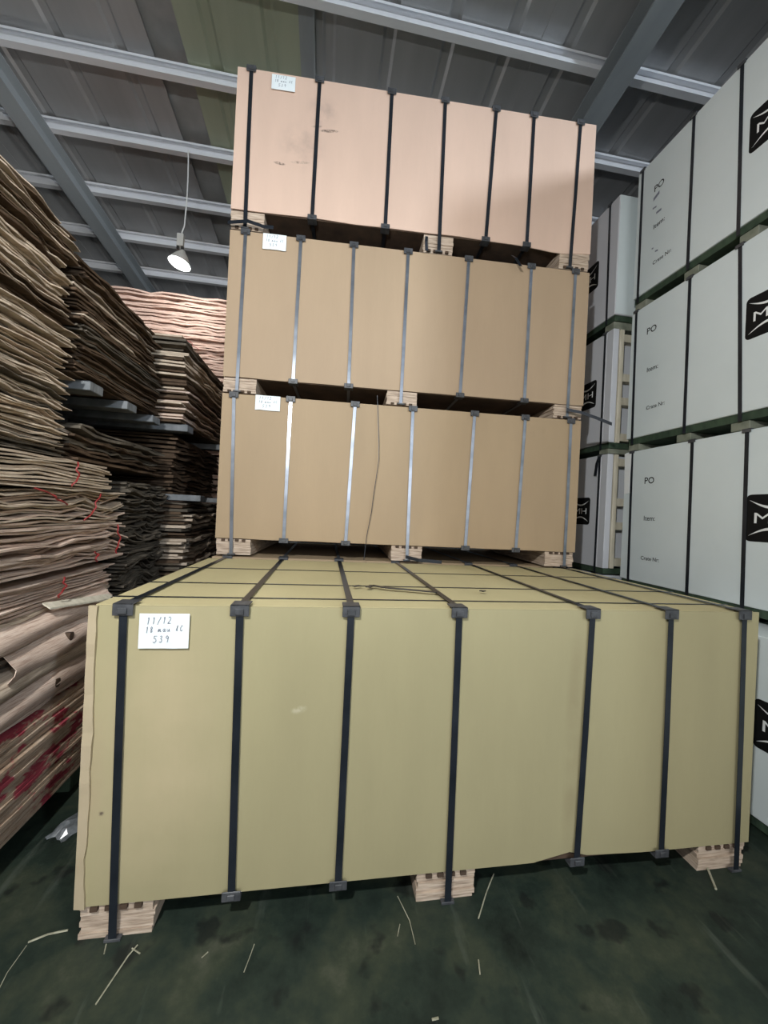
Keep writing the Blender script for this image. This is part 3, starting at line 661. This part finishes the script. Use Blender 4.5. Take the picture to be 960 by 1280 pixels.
V('ragged tan veneer bundle low in the upper near left block', -1.75, -0.44, Ya, 0.53, 1.562, 2.02, 56, ['ven_tan', 'ven_tan', 'ven_tan', 'ven_grey'], 0.42, 17, jit=0.024, nseg=26, thick=(0.35, 0.95))
V('ragged tan veneer bundle at the top of the near left pile', -1.75, -0.44, Ya, 0.52, 2.022, 2.55, 54, ['ven_tan', 'ven_tan', 'ven_tan', 'ven_dark'], 0.34, 18, jit=0.026, nseg=26, thick=(0.35, 0.95))
# bent sheets hanging over the face of the second bundle
def bent_sheet(y0, y1, z0, z1, xo, seed, mat, knot=None):
    mb = MB(); nu, nv = 12, 8; ox, oy, oz = (-1.75-0.42)/2, (Ya+0.90)/2, 0.522
    for side in (0, 1):
        for j in range(nv+1):
            v = j/nv
            for i in range(nu+1):
                u = i/nu; y = y0+(y1-y0)*u
                z = z1+(z0-z1)*v+0.05*(u-.5)*(0.3+0.7*v)*(1-0.7*v)+0.008*N(u*3+seed, v*2)
                xx = xo+0.05*math.sin(math.pi*min(1, v*0.8))+0.018*N(u*2.5, v*2, seed)-0.03*(1-v)**2
                mb.v.append((xx-ox-(0.003 if side else 0), y-oy+0.03*N(v*4, seed), z-oz))
    K = nu+1; S = (nv+1)*K
    for j in range(nv):
        for i in range(nu):
            a = j*K+i; mb.f.append((a, a+K, a+K+1, a+1)); mb.f.append((S+a, S+a+1, S+a+K+1, S+a+K))
    for i in range(nu):
        mb.f.append((i, i+1, S+i+1, S+i)); a = nv*K+i; mb.f.append((a, S+a, S+a+1, a+1))
    for j in range(nv):
        a = j*K; mb.f.append((a, S+a, S+a+K, a+K)); a = j*K+nu; mb.f.append((a, a+K, S+a+K, S+a))
    o = mb.build('bent_sheet', mat, bB, smooth=True)
    if knot:
        ky, kz = knot; kb = MB(); pts = []
        x = xo+0.036
        for q in range(9):
            t = 2*math.pi*q/9; rr = 0.016+0.006*N(q*1.3, 2)
            pts.append((x-ox, ky-oy+rr*math.cos(t), kz-oz+rr*1.2*math.sin(t)))
        n = len(pts); kb.v = [(p[0]-0.03, p[1], p[2]) for p in pts]+[(p[0]+0.012, p[1], p[2]) for p in pts]
        kb.f = [tuple(range(n))[::-1], tuple(range(n, 2*n))]+[(i, (i+1) % n, n+(i+1) % n, n+i) for i in range(n)]
        kb.build('knot', 'ply_dark', o)
bent_sheet(0.05, 0.86, 0.830, 0.935, -0.412, 3, 'ven_pink')
bent_sheet(0.22, 0.80, 0.715, 0.860, -0.400, 8, 'ven_pink', (0.52, 0.79))
bent_sheet(-0.1, 0.70, 0.655, 0.760, -0.412, 5, 'ven_tan')
bent_sheet(0.12, 0.76, 0.560, 0.690, -0.408, 9, 'ven_pink', (0.46, 0.615))
o = MB().hexa([(-0.395,0.40,0.955),(-0.365,0.40,0.935),(-0.325,0.80,0.885),(-0.355,0.80,0.905),(-0.395,0.40,0.962),(-0.365,0.40,0.942),(-0.325,0.80,0.892),(-0.355,0.80,0.912)])
ox, oy, oz = (-1.75-0.42)/2, (Ya+0.90)/2, 0.522
o.v = [(a-ox, b_-oy, c-oz) for a, b_, c in o.v]; o.build('splinter_strip', 'cream_wood', bB)
tag(MB().box(-1.70, -0.50, -0.2, 0.46, 2.575, 2.600).box(-1.70, -1.6, -0.2, 0.46, 2.555, 2.576).box(-0.62, -0.50, -0.2, 0.62, 2.555, 2.576).build('cover_board', 'ply_dark', None, bevel=0.003), 'dark board lying on top of the near left pile', 'board')
# second pile
for k, y in enumerate((1.12, 1.46)):
    tag(MB().box(-1.75, -0.50, y-0.045, y+0.045, 0.0, 0.118).build('bearer', 'green_wood', None, bevel=0.004),
        ('dark floor bearer under the second left pile, nearer one', 'dark floor bearer under the second left pile, farther one')[k], 'bearer')
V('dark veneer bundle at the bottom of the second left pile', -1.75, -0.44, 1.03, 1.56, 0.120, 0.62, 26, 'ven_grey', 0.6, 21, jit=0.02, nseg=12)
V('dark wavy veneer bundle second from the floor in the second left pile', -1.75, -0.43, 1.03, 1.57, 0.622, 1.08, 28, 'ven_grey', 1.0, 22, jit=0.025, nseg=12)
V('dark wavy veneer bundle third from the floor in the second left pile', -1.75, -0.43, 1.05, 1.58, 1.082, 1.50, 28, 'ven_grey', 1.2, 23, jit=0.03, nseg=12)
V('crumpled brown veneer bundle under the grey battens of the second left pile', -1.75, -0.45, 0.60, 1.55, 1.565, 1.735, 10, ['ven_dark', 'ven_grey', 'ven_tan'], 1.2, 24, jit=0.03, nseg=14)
for k, y in enumerate((0.74, 1.08, 1.40)):
    tag(MB().box(-1.60, -0.425, y-0.055, y+0.055, 1.905, 1.950).box(-1.60, -0.98, y-0.05, y+0.05, 1.745, 1.904).build('batten', 'grey_wood', None, bevel=0.003),
        ('grey batten under the upper second left bundle, nearest the ragged near pile', 'grey batten under the upper second left bundle, the middle one', 'grey batten under the upper second left bundle, the far one')[k], 'batten', 'grey battens between veneer bundles')
V('brown veneer bundle lying on the grey battens', -1.75, -0.44, 0.62, 1.45, 1.955, 2.22, 22, ['ven_dark', 'ven_dark', 'ven_dark', 'ven_grey'], 0.35, 25, jit=0.02, nseg=14)
V('brown veneer bundle on top of the second left pile', -1.75, -0.45, 0.63, 1.42, 2.222, 2.50, 20, ['ven_dark', 'ven_dark', 'ven_dark', 'ven_tan'], 0.38, 26, jit=0.026, nseg=14)
# third pile, its sawn end towards the camera
for k, y in enumerate((1.80, 2.5)):
    tag(MB().box(-1.3, -0.38, y-0.045, y+0.045, 0.0, 0.118).build('bearer', 'green_wood', None, bevel=0.004),
        ('dark floor bearer under the third left pile, nearer one', 'dark floor bearer under the third left pile, farther one')[k], 'bearer')
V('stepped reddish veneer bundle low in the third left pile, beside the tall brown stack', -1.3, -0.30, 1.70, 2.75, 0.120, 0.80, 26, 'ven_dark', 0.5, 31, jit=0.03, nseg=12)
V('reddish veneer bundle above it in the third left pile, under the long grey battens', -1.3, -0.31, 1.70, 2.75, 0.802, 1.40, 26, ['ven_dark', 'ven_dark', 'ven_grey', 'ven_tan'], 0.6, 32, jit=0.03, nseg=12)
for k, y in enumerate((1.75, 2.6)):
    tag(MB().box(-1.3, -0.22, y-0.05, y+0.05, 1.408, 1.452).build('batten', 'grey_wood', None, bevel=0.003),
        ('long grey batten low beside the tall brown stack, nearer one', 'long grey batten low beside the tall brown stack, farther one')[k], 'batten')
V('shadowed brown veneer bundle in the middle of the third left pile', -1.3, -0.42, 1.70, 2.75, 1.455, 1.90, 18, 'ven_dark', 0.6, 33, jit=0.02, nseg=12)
for k, y in enumerate((1.66, 2.5)):
    tag(MB().box(-1.3, -0.30, y-0.06, y+0.06, 1.905, 1.955).build('batten', 'grey_wood', None, bevel=0.003),
        ('grey batten under the pale-ended bundle of the third left pile, nearer one', 'grey batten under the pale-ended bundle of the third left pile, farther one')[k], 'batten')
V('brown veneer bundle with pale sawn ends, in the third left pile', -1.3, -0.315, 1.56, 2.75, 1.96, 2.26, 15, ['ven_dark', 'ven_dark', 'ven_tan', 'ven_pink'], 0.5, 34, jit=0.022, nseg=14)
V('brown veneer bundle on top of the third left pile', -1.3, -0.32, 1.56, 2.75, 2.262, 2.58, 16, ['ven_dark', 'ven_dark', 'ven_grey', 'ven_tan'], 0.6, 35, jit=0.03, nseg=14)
# far pile under the lamp
for i, (a, b_) in enumerate(((0.0, 1.0), (1.002, 2.0), (2.002, 2.96))):
    V(('pale far veneer bundle on the floor beyond the left piles', 'pale far veneer bundle, second from the floor beyond the left piles', 'pale far veneer bundle, third from the floor beyond the left piles')[i],
      -2.6, -0.3, 3.60, 4.8, a, b_, 14, 'ven_far', 0.5, 41+i, face='y', jit=0.02, nseg=12, group='far veneer bundles')
V('pale pink veneer bundle with red twine, low in the lit far pile', -2.6, -0.3, 3.58, 4.8, 2.962, 3.34, 12, 'ven_far', 0.5, 44, face='y', ties=((0.62, 3.26, 3.33, 0.08), (0.74, 3.24, 3.33, -0.05)), jit=0.03, nseg=18, group='far veneer bundles')
V('pale pink veneer bundle in the middle of the lit far pile', -2.6, -0.3, 3.58, 4.8, 3.342, 3.68, 10, 'ven_far', 0.4, 45, face='y', jit=0.03, nseg=18, group='far veneer bundles')
V('pale pink veneer bundle topping the lit far pile, just below the lamp', -2.6, -0.3, 3.60, 4.8, 3.682, 3.93, 9, 'ven_far', 0.8, 46, face='y', jit=0.035, nseg=18, group='far veneer bundles')

# ------------------------------------------------------------------ litter on the floor
def straw(pts, label, r=0.0022, mat='straw'):
    tag(MB().tube(pts, r, 5).build('straw', mat), label, 'straw')
def straw_list():
    Z = 0.003
    L = [([(0.197,-0.030),(0.183,-0.058),(0.168,-0.116),(0.154,-0.169)], 'long pale straw pointing to the camera from the left runner of the nearest crate', .003),
     ([(0.184,-0.037),(0.215,-0.055)], 'short straw crossing the long pale straw', .0025),
     ([(0.109,-0.044),(0.101,-0.017)], 'tiny straw at the foot of the first black strap', .0025),
     ([(-0.136,0.013),(-0.092,0.031),(-0.039,0.037)], 'pale strip on the dark floor left of the nearest crate', .004),
     ([(-0.135,0.006),(-0.137,-0.063),(-0.129,-0.101)], 'thin grey fibre trailing to the picture edge at lower left', .0015),
     ([(1.429,0.081),(1.37,0.015),(1.303,-0.07)], 'tan straw leaning out beside the middle runner block', .003),
     ([(1.254,-0.187),(1.244,-0.223)], 'short bright straw alone on the floor before the middle runner', .003),
     ([(1.038,0.035),(1.063,-0.049),(1.066,-0.122)], 'dull straw left of the middle runner block', .002),
     ([(1.028,-0.058),(1.013,-0.093)], 'stubby straw farther left of the middle runner block', .002),
     ([(0.403,-0.087),(0.418,-0.073)], 'small straw bit between the first two black straps', .0025),
     ([(0.538,-0.138),(0.550,-0.09),(0.555,-0.066)], 'faint straw in front of the second black strap', .002),
     ([(1.069,-0.307),(1.088,-0.306)], 'small bright bit at the bottom edge of the picture', .004),
     ([(2.337,0.032),(2.268,-0.068)], 'brown splinter by the right runner block', .006)]
    for pts, lab, r in L:
        r *= 0.75
        tag(MB().tube([(x, y, r+0.0005) for x, y in pts], r, 5).build('straw', 'straw'), lab, 'straw', 'loose straw on the floor')
straw_list()
def crumple(cx, cy, w, l, h):
    """crumpled film: a small peaked, closed sheet"""
    mb = MB(); n, k = 7, 5
    for side in (0, 1):
        for j in range(k+1):
            for i in range(n+1):
                u, v = i/n-.5, j/k-.5
                e = max(0, 1-4*u*u)*max(0, 1-4*v*v)
                z = 0.001+(0 if side == 0 else 0.0015+h*e*(0.45+0.9*abs(N(i*0.9, j*1.1, 3))))
                mb.v.append((cx+w*u*(1+0.5*N(j*0.7, 2))+0.35*l*v, cy+l*v*(1+0.5*N(i*0.8, 5))-0.3*w*u, z))
    K = n+1; S = K*(k+1)
    for j in range(k):
        for i in range(n):
            a = j*K+i; mb.f.append((a, a+K, a+K+1, a+1)); mb.f.append((S+a, S+a+1, S+a+K+1, S+a+K))
    for i in range(n): mb.f.append((i, i+1, S+i+1, S+i)); a = k*K+i; mb.f.append((a, S+a, S+a+1, a+1))
    for j in range(k): a = j*K; mb.f.append((a, S+a, S+a+K, a+K)); a = j*K+n; mb.f.append((a, a+K, S+a+K, S+a))
    return mb
tag(crumple(-0.285, 0.47, 0.09, 0.13, 0.045).build('crumpled_film', 'film'), 'crumpled scrap of clear film on the dark floor beside the left pile', 'plastic scrap')
